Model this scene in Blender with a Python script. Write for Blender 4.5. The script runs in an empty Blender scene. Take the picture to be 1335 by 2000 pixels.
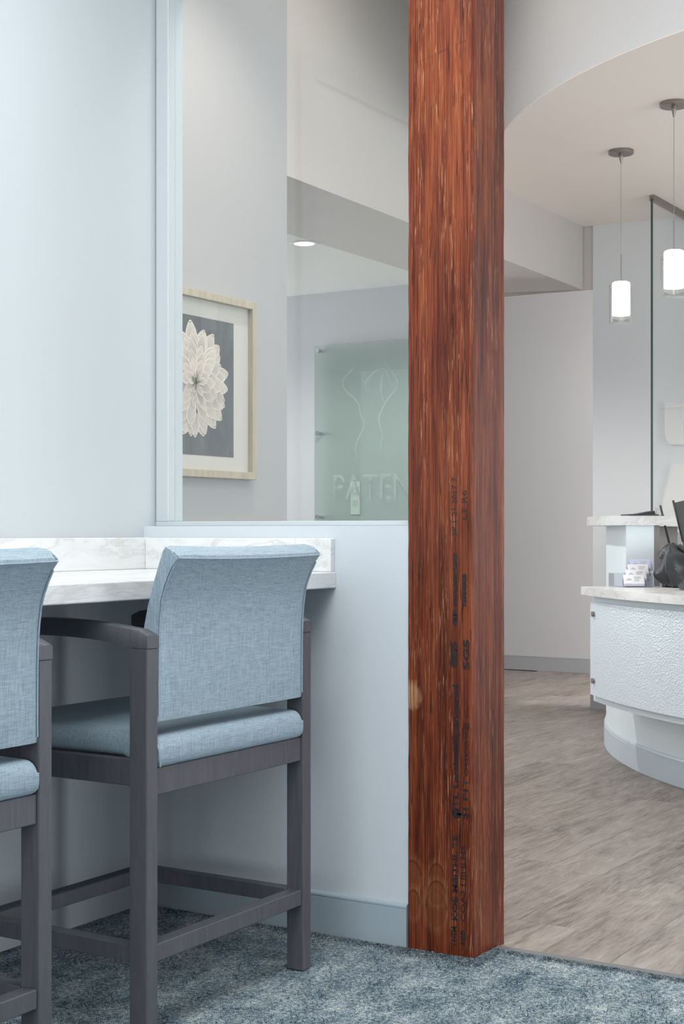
import bpy, bmesh, math, random
from mathutils import Vector, Matrix, noise as mnoise
random.seed(7)
C = bpy.context.scene.collection
sc = bpy.context.scene
PI = math.pi

# ------------------------------------------------------------------ camera
EYE = 1.055
YAW = math.radians(31.58)
cam = bpy.data.cameras.new('camera'); co = bpy.data.objects.new('camera', cam); C.objects.link(co)
cam.sensor_fit = 'VERTICAL'; cam.sensor_height = 24.0; cam.lens = 34.8; cam.shift_y = 0.019
cam.clip_start = 0.05
co.location = (0, 0, EYE); co.rotation_euler = (PI/2, 0, YAW)
sc.camera = co

# ------------------------------------------------------------------ world, lights, exposure
w = bpy.data.worlds.new('world'); sc.world = w; w.use_nodes = True
w.node_tree.nodes['Background'].inputs[0].default_value = (0.80, 0.90, 1.0, 1)
w.node_tree.nodes['Background'].inputs[1].default_value = 0.6
sc.view_settings.view_transform = 'Standard'; sc.view_settings.look = 'None'
sc.view_settings.gamma = 1; sc.view_settings.use_curve_mapping = False
sc.view_settings.exposure = 0.0

def area(name, loc, rot, sx, sy, power, col):
    l = bpy.data.lights.new(name, 'AREA'); l.shape = 'RECTANGLE'; l.size = sx; l.size_y = sy
    l.energy = power; l.color = col
    o = bpy.data.objects.new(name, l); C.objects.link(o); o.location = loc; o.rotation_euler = rot
    return o
def spot(name, loc, power, col, ang=110, blend=0.8, rad=0.05, rot=(0,0,0)):
    l = bpy.data.lights.new(name, 'SPOT'); l.energy = power; l.color = col; l.spot_size = math.radians(ang)
    l.spot_blend = blend; l.shadow_soft_size = rad
    o = bpy.data.objects.new(name, l); C.objects.link(o); o.location = loc; o.rotation_euler = rot
    return o
COOL = (0.93, 0.97, 1.0); WARM = (1.0, 0.90, 0.80); NEUT = (1.0, 0.975, 0.95)
# daylight through the windows in the rear wall of the front room
area('window_light_rear', (-0.6, -2.9, 1.65), (PI/2, 0, 0), 3.6, 2.0, 132, COOL)
# ceiling panel of the front room, then an added fill lamp
area('ceiling_panel_light', (-0.6, 0.4, 2.95), (0, 0, 0), 1.8, 1.8, 24, (0.95, 0.98, 1.0))
area('front_fill_near_wall', (-1.3, 2.3, 2.95), (0, 0, 0), 1.2, 0.6, 47, (0.95, 0.98, 1.0))  # unseen fill lamp added to lift the wall and counter
# lobby: daylight from the entrance side, added unseen fill lamps, downlights
area('entrance_daylight', (3.4, 5.2, 1.6), (0, PI/2, 0), 2.4, 2.6, 132, COOL)
area('corridor_end_fill', (-6.85, 6.4, 1.5), (0, -PI/2, 0), 1.8, 1.8, 66, COOL)  # added fill lamp brightening the desk front; the end wall has no window
area('corridor_side_fill', (-0.75, 9.3, 1.0), (0, PI/2, 0), 1.2, 1.6, 180, NEUT)  # unseen lamp added behind the desk wall to brighten the far wall
area('lobby_fill_left', (-1.6, 3.95, 3.57), (0, 0, 0), 1.6, 0.6, 20, NEUT)  # unseen fill added to raise the lobby light level
area('lobby_fill_corner', (-2.75, 5.0, 3.57), (0, 0, 0), 0.5, 0.5, 3.5, WARM)  # small unseen fill added for the dark corner of beam and drum
spot('lobby_downlight_1', (-2.75, 4.3, 3.55), 85, WARM, 110, 1.0)
spot('desk_downlight_1', (-0.6, 7.2, 2.85), 115, NEUT, 150)
spot('desk_downlight_2', (1.0, 7.2, 2.85), 190, NEUT, 150)
spot('corridor_downlight', (-4.061, 6.243, 2.47), 110, NEUT, 160, 0.5)
spot('corridor_downlight_far', (-3.0, 9.3, 2.90), 28, NEUT, 165, 0.5)

# ------------------------------------------------------------------ material helpers
def mat(name, col, rough=0.6, metal=0.0, spec=0.5, coat=0.0, emit=None, es=0.0):
    m = bpy.data.materials.new(name); m.use_nodes = True
    b = m.node_tree.nodes['Principled BSDF']
    b.inputs['Base Color'].default_value = (*col, 1); b.inputs['Roughness'].default_value = rough
    b.inputs['Metallic'].default_value = metal; b.inputs['Specular IOR Level'].default_value = spec
    b.inputs['Coat Weight'].default_value = coat; b.inputs['Coat Roughness'].default_value = 0.15
    if emit: b.inputs['Emission Color'].default_value = (*emit, 1); b.inputs['Emission Strength'].default_value = es
    return m
def srgb(r, g, b):
    f = lambda c: (c/255/12.92 if c/255 <= 0.04045 else ((c/255+0.055)/1.055)**2.4)
    return (f(r), f(g), f(b))
class NT:
    def __init__(s, m): s.t = m.node_tree; s.b = s.t.nodes['Principled BSDF']
    def n(s, typ, **kw):
        x = s.t.nodes.new(typ)
        for k, v in kw.items():
            if k.startswith('i_'):
                key = k[2:]; x.inputs[int(key) if key.isdigit() else key.replace('_', ' ')].default_value = v
            else: setattr(x, k, v)
        return x
    def l(s, a, b): s.t.links.new(a, b)
    def coords(s, scale=(1,1,1), kind='Object', loc=(0,0,0)):
        tc = s.n('ShaderNodeTexCoord'); mp = s.n('ShaderNodeMapping')
        mp.inputs['Scale'].default_value = scale; mp.inputs['Location'].default_value = loc
        s.l(tc.outputs[kind], mp.inputs['Vector']); return mp.outputs[0]
    def noise(s, vec, scale, detail=3, rough=0.5, dist=0.0):
        x = s.n('ShaderNodeTexNoise'); x.inputs['Scale'].default_value = scale; x.inputs['Detail'].default_value = detail
        x.inputs['Roughness'].default_value = rough; x.inputs['Distortion'].default_value = dist
        s.l(vec, x.inputs['Vector']); return x.outputs['Fac']
    def ramp(s, fac, stops):
        x = s.n('ShaderNodeValToRGB'); e = x.color_ramp.elements
        while len(e) < len(stops): e.new(0.5)
        for k, (p, c) in enumerate(stops):
            e[k].position = p; e[k].color = (*c, 1) if len(c) == 3 else c
        s.l(fac, x.inputs[0]); return x.outputs['Color']
    def mix(s, fac, a, b, mode='MIX'):
        x = s.n('ShaderNodeMix', data_type='RGBA', blend_type=mode)
        for k, v in ((0, fac), (6, a), (7, b)):
            if isinstance(v, (int, float)): x.inputs[k].default_value = v
            elif isinstance(v, tuple): x.inputs[k].default_value = (*v, 1)
            else: s.l(v, x.inputs[k])
        return x.outputs[2]
    def math(s, op, a, b=0.0, clamp=False):
        x = s.n('ShaderNodeMath', operation=op, use_clamp=clamp)
        for k, v in ((0, a), (1, b)):
            if isinstance(v, (int, float)): x.inputs[k].default_value = v
            else: s.l(v, x.inputs[k])
        return x.outputs[0]
    def bump(s, h, strength=0.3, dist=0.002):
        x = s.n('ShaderNodeBump'); x.inputs['Strength'].default_value = strength; x.inputs['Distance'].default_value = dist
        s.l(h, x.inputs['Height']); s.l(x.outputs[0], s.b.inputs['Normal'])

def paint(name, col, rough=0.55, b=0.04):
    m = mat(name, col, rough, spec=0.35); t = NT(m)
    v = t.coords(kind='Object'); t.bump(t.noise(v, 220, 2), b, 0.001)
    return m
M = {}
M['cool'] = paint('cool_wall_paint', srgb(189, 195, 198), 0.5)
M['blue'] = paint('blue_grey_partition_paint', srgb(200, 206, 211), 0.42)
M['bluebase'] = paint('blue_grey_baseboard_paint', srgb(160, 173, 181), 0.35)
M['grey'] = paint('warm_grey_lobby_paint', srgb(178, 178, 180), 0.6)
M['greyblue'] = paint('grey_blue_paint', srgb(225, 226, 228), 0.6)
M['lobbybase'] = paint('grey_baseboard_paint', srgb(150, 152, 154), 0.4)
M['tan'] = paint('warm_white_soffit_paint', srgb(250, 241, 233), 0.6)
M['tandark'] = paint('taupe_beam_paint', srgb(203, 197, 192), 0.6)
M['ceil'] = paint('white_ceiling_paint', srgb(228, 226, 222), 0.7)
M['desk'] = paint('pale_grey_green_desk_paint', srgb(222, 232, 235), 0.45)
M['deskbase'] = paint('desk_baseboard_paint', srgb(194, 204, 211), 0.4)
M['nickel'] = mat('brushed_nickel', srgb(150, 142, 136), 0.35, 0.9)
M['chrome'] = mat('polished_metal', srgb(200, 202, 204), 0.2, 1.0)
M['black'] = mat('black_plastic', srgb(44, 46, 50), 0.45)
M['white_plate'] = mat('white_plastic', srgb(222, 222, 220), 0.4)
M['silver'] = mat('silver_plastic', srgb(190, 186, 180), 0.35, 0.3)
M['pink'] = mat('beige_pink_plastic', srgb(196, 176, 168), 0.5)
M['screen'] = mat('dark_screen', srgb(84, 84, 82), 0.25)
M['paperwhite'] = mat('white_card', srgb(240, 240, 244), 0.6)
M['lilac'] = mat('lilac_card', srgb(205, 208, 232), 0.6)
M['grey_ink'] = mat('grey_print_ink', srgb(188, 188, 192), 0.7)
M['red_key'] = mat('red_key', srgb(225, 60, 50), 0.4)
M['green_key'] = mat('green_key', srgb(40, 170, 100), 0.4)
M['yellow_key'] = mat('yellow_key', srgb(225, 220, 190), 0.4)
M['signwhite'] = mat('white_sign_face', srgb(236, 232, 228), 0.5)
M['desk_shade'] = mat('desk_inside_shade_grey', srgb(132, 130, 128), 0.6)  # grey that stands in for shade inside the desk
M['strip'] = mat('grey_rubber_strip', srgb(104, 106, 106), 0.5)

# carpet
m = mat('speckled_blue_grey_carpet', (0.2,0.25,0.3), 0.95, spec=0.1); t = NT(m)
v = t.coords(); v2 = t.coords((1, 0.55, 1))
f1 = t.noise(v, 420, 2, 0.6); f2 = t.noise(v2, 14, 5, 0.62, 0.2); f3 = t.noise(v, 110, 3, 0.6); f4 = t.noise(v, 30, 3, 0.7)
k = t.math('ADD', t.math('MULTIPLY', f1, 0.56), t.math('ADD', t.math('MULTIPLY', f3, 0.34), t.math('ADD', t.math('MULTIPLY', f2, 0.24), t.math('MULTIPLY', f4, 0.10))))
col = t.ramp(k, [(0.48, srgb(34, 52, 66)), (0.555, srgb(76, 98, 112)), (0.615, srgb(122, 140, 150)), (0.675, srgb(178, 188, 193)), (0.75, srgb(226, 230, 230))])
gm = t.ramp(t.noise(v, 60, 2), [(0.56, (0,0,0)), (0.66, (1,1,1))])
col = t.mix(t.math('MULTIPLY', gm, 0.35), col, t.mix(1.0, col, srgb(226, 236, 178), 'MULTIPLY'))
t.l(col, t.b.inputs['Base Color']); t.bump(t.math('ADD', f1, t.math('MULTIPLY', f3, 0.5)), 1.0, 0.006)
M['carpet'] = m
M['pile'] = m

# vinyl wood planks (random per plank)
m = mat('grey_brown_wood_plank', (0.3,0.3,0.3), 0.42, spec=0.4); t = NT(m)
oi = t.n('ShaderNodeObjectInfo'); tc = t.n('ShaderNodeTexCoord')
off = t.n('ShaderNodeCombineXYZ'); t.l(t.math('MULTIPLY', oi.outputs['Random'], 37.0), off.inputs[0]); t.l(t.math('MULTIPLY', oi.outputs['Random'], 91.0), off.inputs[1])
va = t.n('ShaderNodeVectorMath', operation='ADD'); t.l(tc.outputs['Object'], va.inputs[0]); t.l(off.outputs[0], va.inputs[1])
mp = t.n('ShaderNodeMapping'); mp.inputs['Scale'].default_value = (1, 0.10, 1); t.l(va.outputs[0], mp.inputs[0])
mp2 = t.n('ShaderNodeMapping'); mp2.inputs['Scale'].default_value = (1, 0.3, 1); t.l(va.outputs[0], mp2.inputs[0])
g1 = t.noise(mp.outputs[0], 26, 7, 0.68, 2.2); g2 = t.noise(mp2.outputs[0], 9, 4, 0.55, 1.2); g3 = t.noise(mp.outputs[0], 160, 3, 0.6)
k = t.math('ADD', t.math('MULTIPLY', g1, 0.5), t.math('ADD', t.math('MULTIPLY', g2, 0.34), t.math('MULTIPLY', g3, 0.22)))
k = t.math('ADD', k, t.math('MULTIPLY', t.math('SUBTRACT', oi.outputs['Random'], 0.5), 0.07))
col = t.ramp(k, [(0.36, srgb(80, 71, 66)), (0.44, srgb(110, 100, 93)), (0.52, srgb(132, 123, 115)), (0.61, srgb(148, 139, 132)), (0.74, srgb(162, 156, 151))])
t.l(col, t.b.inputs['Base Color']); t.bump(g3, 0.12, 0.001)
M['plank'] = m

# dark stained chair wood
m = mat('charcoal_stained_wood', srgb(70, 70, 76), 0.38); t = NT(m)
v = t.coords((1, 1, 0.12)); g = t.noise(v, 60, 4, 0.6, 0.8)
t.l(t.ramp(g, [(0.3, srgb(73, 73, 79)), (0.7, srgb(86, 85, 91))]), t.b.inputs['Base Color']); t.bump(t.noise(v, 300, 2), 0.08, 0.001)
M['wood'] = m
# vinyl-linen upholstery
m = mat('pale_blue_linen_upholstery', srgb(150, 170, 182), 0.5, spec=0.4); t = NT(m)
a = t.noise(t.coords((1, 0.06, 1)), 620, 2, 0.6); b = t.noise(t.coords((1, 1, 0.05)), 560, 2, 0.6)
a2 = t.noise(t.coords((1, 0.05, 1)), 260, 2, 0.6); b2 = t.noise(t.coords((1, 1, 0.05)), 260, 2, 0.6)
k = t.math('ADD', t.math('MULTIPLY', t.math('ADD', a, b), 0.36), t.math('MULTIPLY', t.math('ADD', a2, b2), 0.14))
t.l(t.ramp(k, [(0.40, srgb(122, 141, 153)), (0.5, srgb(142, 160, 171)), (0.60, srgb(162, 177, 186))]), t.b.inputs['Base Color'])
t.bump(k, 0.15, 0.001)
M['fabric'] = m
# marble
m = mat('white_marble', (0.8,0.8,0.8), 0.22); t = NT(m)
v = t.coords((1, 0.45, 2.2)); n1 = t.noise(v, 3.0, 8, 0.62, 2.0); n2 = t.noise(v, 11, 6, 0.6, 1.0)
c1 = t.ramp(n1, [(0.40, srgb(240, 239, 237)), (0.50, srgb(236, 236, 236)), (0.535, srgb(222, 219, 216)), (0.57, srgb(238, 237, 236)), (0.8, srgb(244, 243, 241))])
c2 = t.ramp(n2, [(0.35, srgb(240, 238, 234)), (0.6, (1, 1, 1))])
t.l(t.mix(0.6, t.mix(1.0, c1, srgb(240, 242, 243), 'MULTIPLY'), c2, 'MULTIPLY'), t.b.inputs['Base Color'])
M['marble'] = m
# hammered panel
m = mat('hammered_pale_panel', srgb(214, 225, 233), 0.36, 0.08, 0.6); t = NT(m)
vo = t.n('ShaderNodeTexVoronoi', feature='SMOOTH_F1'); vo.inputs['Scale'].default_value = 150
wv = t.n('ShaderNodeVectorMath', operation='ADD'); nz = t.n('ShaderNodeTexNoise'); nz.inputs['Scale'].default_value = 9
cc = t.coords(); t.l(cc, nz.inputs['Vector']); ms = t.n('ShaderNodeVectorMath', operation='SCALE'); ms.inputs['Scale'].default_value = 0.06
t.l(nz.outputs['Color'], ms.inputs[0]); t.l(cc, wv.inputs[0]); t.l(ms.outputs[0], wv.inputs[1]); t.l(wv.outputs[0], vo.inputs['Vector'])
t.bump(vo.outputs['Distance'], 0.55, 0.0025)
M['hammer'] = m
# glass
def glass(name, tint, refl=1.0, rough=0.0):
    m = bpy.data.materials.new(name); m.use_nodes = True; nt = m.node_tree; nt.nodes.clear()
    o = nt.nodes.new('ShaderNodeOutputMaterial'); mx = nt.nodes.new('ShaderNodeMixShader')
    tr = nt.nodes.new('ShaderNodeBsdfTransparent'); gl = nt.nodes.new('ShaderNodeBsdfGlossy'); fr = nt.nodes.new('ShaderNodeFresnel')
    mu = nt.nodes.new('ShaderNodeMath'); mu.operation = 'MULTIPLY'; mu.inputs[1].default_value = refl; mu.use_clamp = True
    tr.inputs[0].default_value = (*tint, 1); gl.inputs[0].default_value = (1, 1, 1, 1); gl.inputs['Roughness'].default_value = rough
    # a ray leaving through the back face sees the same air-to-glass Fresnel as one entering
    ge = nt.nodes.new('ShaderNodeNewGeometry'); io = nt.nodes.new('ShaderNodeMath'); io.operation = 'MULTIPLY_ADD'
    io.inputs[1].default_value = 1/1.5 - 1.5; io.inputs[2].default_value = 1.5
    nt.links.new(ge.outputs['Backfacing'], io.inputs[0]); nt.links.new(io.outputs[0], fr.inputs[0])
    L = nt.links.new; L(fr.outputs[0], mu.inputs[0]); L(mu.outputs[0], mx.inputs[0]); L(tr.outputs[0], mx.inputs[1]); L(gl.outputs[0], mx.inputs[2]); L(mx.outputs[0], o.inputs[0])
    return m
M['glass'] = glass('clear_partition_glass', (0.97, 0.985, 0.98))
M['pictureglass'] = glass('non_reflective_picture_glass', (0.99, 0.99, 0.99), 0.2)
M['greenglass'] = glass('green_tinted_glass', (0.86, 0.91, 0.88), 1.6)
M['acrylic'] = glass('clear_acrylic', (0.90, 0.90, 0.93))
M['pendantglass'] = glass('clear_pendant_glass', (0.93, 0.93, 0.92), 1.5)
M['glassedge'] = mat('dark_green_glass_edge', srgb(70, 84, 78), 0.3)
M['opal'] = mat('lit_opal_glass', (0.95,0.93,0.9), 0.4, emit=(1.0, 0.97, 0.93), es=1.8)
M['lens'] = mat('lit_downlight_lens', (1,1,1), 0.4, emit=(1.0, 0.98, 0.95), es=6.0)
m = mat('frosted_white_etching', srgb(236, 240, 238), 0.7); nt = m.node_tree; o_ = [n for n in nt.nodes if n.type == 'OUTPUT_MATERIAL'][0]
tr = nt.nodes.new('ShaderNodeBsdfTransparent'); mx = nt.nodes.new('ShaderNodeMixShader'); mx.inputs[0].default_value = 0.11
nt.links.new(tr.outputs[0], mx.inputs[1]); nt.links.new(nt.nodes['Principled BSDF'].outputs[0], mx.inputs[2]); nt.links.new(mx.outputs[0], o_.inputs[0])
M['frost'] = m

# reclaimed timber post
m = mat('red_brown_varnished_timber', srgb(120, 64, 40), 0.42, spec=0.2, coat=0.03); t = NT(m)
vz = t.coords((1, 1, 0.035)); vz2 = t.coords((1, 1, 0.012)); vz3 = t.coords((1, 1, 0.06)); vo_ = t.coords((1, 1, 1))
b1 = t.noise(vz, 48, 6, 0.66, 0.5); b2 = t.noise(vz2, 330, 4, 0.62, 0.2); b3 = t.noise(vz3, 170, 3, 0.6, 0.3); b4 = t.noise(vz2, 800, 2, 0.6)
b5 = t.noise(vz, 360, 3, 0.6, 0.4); b6 = t.noise(t.coords((1, 1, 0.3)), 9, 3, 0.6)
base = t.ramp(t.math('ADD', t.math('ADD', t.math('MULTIPLY', b1, 0.42), t.math('MULTIPLY', b2, 0.36)), t.math('MULTIPLY', b6, 0.22)),
              [(0.38, srgb(54, 22, 13)), (0.445, srgb(88, 37, 21)), (0.505, srgb(114, 53, 30)), (0.565, srgb(137, 71, 41)), (0.66, srgb(160, 96, 62))])
base = t.mix(0.35, base, t.ramp(b4, [(0.35, srgb(110, 90, 80)), (0.65, (1, 1, 1))]), 'MULTIPLY')
streak = t.ramp(b5, [(0.585, (0, 0, 0)), (0.68, (1, 1, 1))])
mask = t.ramp(t.noise(vz3, 26, 3), [(0.44, (0, 0, 0)), (0.60, (1, 1, 1))])
col = t.mix(t.math('MULTIPLY', streak, t.math('MULTIPLY', mask, 0.62)), base, srgb(206, 158, 118))
dk = t.ramp(b3, [(0.33, (1, 1, 1)), (0.39, (0, 0, 0))])
col = t.mix(t.math('MULTIPLY', dk, 0.75), col, srgb(34, 18, 18))
# worn spot and burnished round marks low on the front face
sx = t.n('ShaderNodeSeparateXYZ'); t.l(vo_, sx.inputs[0]); X, Y, Z = sx.outputs
front = t.math('LESS_THAN', Y, -0.088)
def disc(cx, cz, rx, rz, soft=0.15, wob=0.0):
    dx = t.math('DIVIDE', t.math('SUBTRACT', X, cx), rx); dz = t.math('DIVIDE', t.math('SUBTRACT', Z, cz), rz)
    r = t.math('SQRT', t.math('ADD', t.math('MULTIPLY', dx, dx), t.math('MULTIPLY', dz, dz)))
    if wob: r = t.math('ADD', r, t.math('MULTIPLY', t.math('SUBTRACT', t.noise(vo_, 60, 3), 0.5), wob))
    return r
def dmask(r, edge=1.0, soft=0.12):
    return t.math('MULTIPLY', t.ramp(r, [(max(0, edge-soft)/2, (1,1,1)), ((edge+soft)/2, (0,0,0))]), front) if False else t.math('MULTIPLY', t.ramp(t.math('MULTIPLY', r, 0.5), [((edge-soft)/2, (1,1,1)), ((edge+soft)/2, (0,0,0))]), front)
for cx, cz, rx, rz in ((-0.010, 0.115, 0.030, 0.045), (-0.008, 0.192, 0.022, 0.036), (-0.008, 0.155, 0.024, 0.030), (-0.078, 0.192, 0.026, 0.036), (-0.074, 0.120, 0.018, 0.035)):
    r = disc(cx, cz, rx, rz)
    halo = t.math('MULTIPLY', dmask(r, 1.35, 0.25), t.ramp(b2, [(0.45, (0.25,)*3), (0.6, (0.8,)*3)]))
    col = t.mix(t.math('MULTIPLY', halo, 0.38), col, srgb(168, 118, 78))
    col = t.mix(t.math('MULTIPLY', dmask(r, 1.0, 0.05), 0.5), col, srgb(104, 48, 26))
    ring = t.math('MULTIPLY', dmask(r, 1.03, 0.05), t.math('SUBTRACT', 1.0, dmask(r, 0.86, 0.08)))
    ring = t.math('MULTIPLY', ring, t.math('GREATER_THAN', Z, cz))
    col = t.mix(t.math('MULTIPLY', ring, 0.6), col, srgb(66, 28, 14))
r = disc(-0.080, 0.643, 0.026, 0.034, wob=0.9)
col = t.mix(t.math('MULTIPLY', dmask(r, 0.95, 0.25), 0.75), col, t.ramp(b2, [(0.4, srgb(140, 92, 58)), (0.6, srgb(196, 158, 120))]))
# old saw scratch high on the front face
ln = t.math('ABSOLUTE', t.math('SUBTRACT', Z, t.math('ADD', t.math('MULTIPLY', X, 0.24), 2.247)))
col = t.mix(t.math('MULTIPLY', t.math('MULTIPLY', t.math('LESS_THAN', ln, 0.0022), front), t.ramp(t.noise(vo_, 40, 2), [(0.4, (0.0,)*3), (0.6, (0.6,)*3)])), col, srgb(58, 36, 28))
t.l(col, t.b.inputs['Base Color'])
t.bump(t.math('ADD', t.math('MULTIPLY', b2, 0.6), t.math('MULTIPLY', b3, 0.6)), 0.35, 0.004)
M['timber'] = m
# worn stamping ink
m = mat('worn_black_stamp_ink', srgb(36, 26, 28), 0.5); t = NT(m)
nt = m.node_tree; out = [n for n in nt.nodes if n.type == 'OUTPUT_MATERIAL'][0]
tr = nt.nodes.new('ShaderNodeBsdfTransparent'); mx = nt.nodes.new('ShaderNodeMixShader')
al = t.ramp(t.noise(t.coords((1, 1, 0.06)), 260, 3, 0.7), [(0.30, (0.35,)*3), (0.46, (0.96,)*3)])
t.l(al, mx.inputs[0]); t.l(tr.outputs[0], mx.inputs[1]); t.l(t.b.outputs[0], mx.inputs[2]); t.l(mx.outputs[0], out.inputs[0])
M['ink'] = m

# ------------------------------------------------------------------ mesh helpers
def tag(o, label=None, cat=None, group=None, kind=None):
    if label: o['label'] = label
    if cat: o['category'] = cat
    if group: o['group'] = group
    if kind: o['kind'] = kind
    return o
def link(name, me, m, parent=None, smooth=False):
    for mm in (m if isinstance(m, (list, tuple)) else [m]): me.materials.append(mm)
    o = bpy.data.objects.new(name, me); C.objects.link(o)
    if parent is not None: o.parent = parent
    if smooth:
        for p in me.polygons: p.use_smooth = True
    return o
def fin(name, bm, m, parent=None, smooth=False, ang=35):
    bmesh.ops.recalc_face_normals(bm, faces=bm.faces[:])
    me = bpy.data.meshes.new(name); bm.to_mesh(me); bm.free()
    o = link(name, me, m, parent, False)
    if smooth:
        me.shade_smooth() if hasattr(me, 'shade_smooth') else None
        for p in me.polygons: p.use_smooth = True
        try: me.set_sharp_from_angle(angle=math.radians(ang))
        except Exception: pass
    return o
def add_box(bm, x0, y0, z0, x1, y1, z1, bev=0.0, seg=1, mt=None):
    vs = [bm.verts.new(p) for p in ((x0,y0,z0),(x1,y0,z0),(x1,y1,z0),(x0,y1,z0),(x0,y0,z1),(x1,y0,z1),(x1,y1,z1),(x0,y1,z1))]
    fs = [bm.faces.new([vs[i] for i in q]) for q in ((0,3,2,1),(4,5,6,7),(0,1,5,4),(1,2,6,5),(2,3,7,6),(3,0,4,7))]
    if bev > 0:
        es = list({e for f in fs for e in f.edges})
        bmesh.ops.bevel(bm, geom=es, offset=bev, segments=seg, affect='EDGES', profile=0.5)
    if mt is not None:
        m4 = mt; bmesh.ops.transform(bm, matrix=m4, verts=[v for v in vs if v.is_valid])
    return vs
def box(name, x0, y0, z0, x1, y1, z1, m, parent=None, bev=0.0, seg=1):
    bm = bmesh.new(); add_box(bm, x0, y0, z0, x1, y1, z1, bev, seg)
    return fin(name, bm, m, parent)
def st(o): o['kind'] = 'structure'; return o
def prism(bm, pts, z0, z1):
    a = [bm.verts.new((x, y, z0)) for x, y in pts]; b = [bm.verts.new((x, y, z1)) for x, y in pts]
    n = len(pts); bm.faces.new(a[::-1]); bm.faces.new(b)
    for i in range(n): bm.faces.new((a[i], a[(i+1) % n], b[(i+1) % n], b[i]))
def cyl(bm, c, r, h, n=24, r2=None, axis='Z', mt=None):
    g = bmesh.ops.create_cone(bm, cap_ends=True, segments=n, radius1=r, radius2=r if r2 is None else r2, depth=h)
    mm = Matrix.Translation(c)
    if axis == 'Y': mm = mm @ Matrix.Rotation(PI/2, 4, 'X')
    if axis == 'X': mm = mm @ Matrix.Rotation(PI/2, 4, 'Y')
    if mt: mm = mt @ mm
    bmesh.ops.transform(bm, matrix=mm, verts=g['verts'])
def lathe(bm, prof, c=(0,0,0), n=32):
    rings = []
    for r, z in prof:
        rings.append([bm.verts.new((c[0]+r*math.cos(2*PI*i/n), c[1]+r*math.sin(2*PI*i/n), c[2]+z)) for i in range(n)])
    for a, b in zip(rings, rings[1:]):
        for i in range(n): bm.faces.new((a[i], a[(i+1) % n], b[(i+1) % n], b[i]))
    return rings
def tube(bm, pts, r, n=8, closed=False):
    pts = [Vector(p) for p in pts]; rings = []
    N = len(pts)
    for i, p in enumerate(pts):
        d = (pts[min(i+1, N-1)] - pts[max(i-1, 0)]).normalized()
        u = d.orthogonal().normalized() if not rings else (pu - d*pu.dot(d)).normalized()
        pu = u; v = d.cross(u)
        rings.append([bm.verts.new(p + (u*math.cos(2*PI*k/n) + v*math.sin(2*PI*k/n))*r) for k in range(n)])
    for a, b in zip(rings, rings[1:]):
        for k in range(n): bm.faces.new((a[k], a[(k+1) % n], b[(k+1) % n], b[k]))
    bm.faces.new(rings[0][::-1]); bm.faces.new(rings[-1])
def arc_box(bm, cx, cy, r0, r1, a0, a1, z0, z1, seg=48):
    """ring sector, angles in degrees"""
    Q = []
    for i in range(seg+1):
        a = math.radians(a0 + (a1-a0)*i/seg); c, s = math.cos(a), math.sin(a)
        Q.append([bm.verts.new((cx+r*c, cy+r*s, z)) for r, z in ((r0,z0),(r1,z0),(r1,z1),(r0,z1))])
    for p, q in zip(Q, Q[1:]):
        for k in range(4): bm.faces.new((p[k], p[(k+1) % 4], q[(k+1) % 4], q[k]))
    bm.faces.new(Q[0]); bm.faces.new(Q[-1][::-1])
def thing(name, loc, rz=0.0):
    o = bpy.data.objects.new(name, None); C.objects.link(o); o.empty_display_size = 0.1
    o.location = loc; o.rotation_euler = (0, 0, rz); return o
RT = Vector((math.cos(YAW), math.sin(YAW), 0)); FW = Vector((-math.sin(YAW), math.cos(YAW), 0))
def at(right, forward, z=0.0):   # metres right of and ahead of the room's viewing corner
    v = RT*right + FW*forward; return (v.x, v.y, z)

# ------------------------------------------------------------------ large structure
LX = -2.675            # left wall of the front room
PY = 3.283             # face of the half wall
ZF = 3.0               # front ceiling
st(box('floor', LX-0.1, -3.2, -0.06, 3.3, 3.387, 0.002, M['carpet']))
fl = st(box('floor.001', -7.0, 3.387, -0.06, 3.6, 10.6, -0.006, M['plank']))
st(box('wall_left', LX-0.14, -3.2, 0.0, LX, 3.43, ZF, M['cool']))
st(box('wall_right', 3.2, -3.2, 0.0, 3.3, 3.3, 0.75, M['cool']))
st(box('wall_right', 3.2, -3.2, 2.5, 3.3, 3.3, ZF, M['cool']))
st(box('wall_rear', LX, -3.3, 0.0, 3.3, -3.2, 0.75, M['cool']))
st(box('wall_rear', LX, -3.3, 2.5, 3.3, -3.2, ZF, M['cool']))
st(box('ceiling', LX-0.14, -3.3, ZF, 3.3, 3.43, ZF+0.1, M['ceil']))
st(box('ceiling.001', -3.6, 3.43, 3.6, 3.7, 8.32, 3.7, M['ceil']))
st(box('wall_header', LX, 3.283, 2.62, -1.822, 3.43, ZF, M['cool']))
st(box('wall_header', -1.634, 3.283, 2.62, 3.3, 3.43, ZF, M['cool']))
st(box('wall_partition', LX, PY, 0.0, -1.821, 3.43, 1.070, M['blue']))
st(box('wall_lobby_right', 3.6, 3.3, 0.0, 3.7, 10.5, 0.4, M['grey']))
st(box('wall_lobby_right', 3.6, 3.3, 2.9, 3.7, 10.5, 3.6, M['grey']))

def baseboard(name, x0, x1, yface, h, m, th=0.012, parent=None):
    """runs along X, face towards -Y, stepped moulded top"""
    bm = bmesh.new()
    prof = [(0, 0), (0, h*0.885), (0.002, h*0.89), (0.002, h*0.905), (0, h*0.915), (0.0005, h*0.955), (0.005, h*0.99), (th, h), (th, 0)]
    a = [bm.verts.new((x0, yface+p, z)) for p, z in prof]; b = [bm.verts.new((x1, yface+p, z)) for p, z in prof]
    n = len(prof); bm.faces.new(a); bm.faces.new(b[::-1])
    for i in range(n): bm.faces.new((a[i], a[(i+1) % n], b[(i+1) % n], b[i]))
    return st(fin(name, bm, m, parent))
baseboard('baseboard_partition', LX, -1.821, 3.271, 0.115, M['bluebase'])

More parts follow.
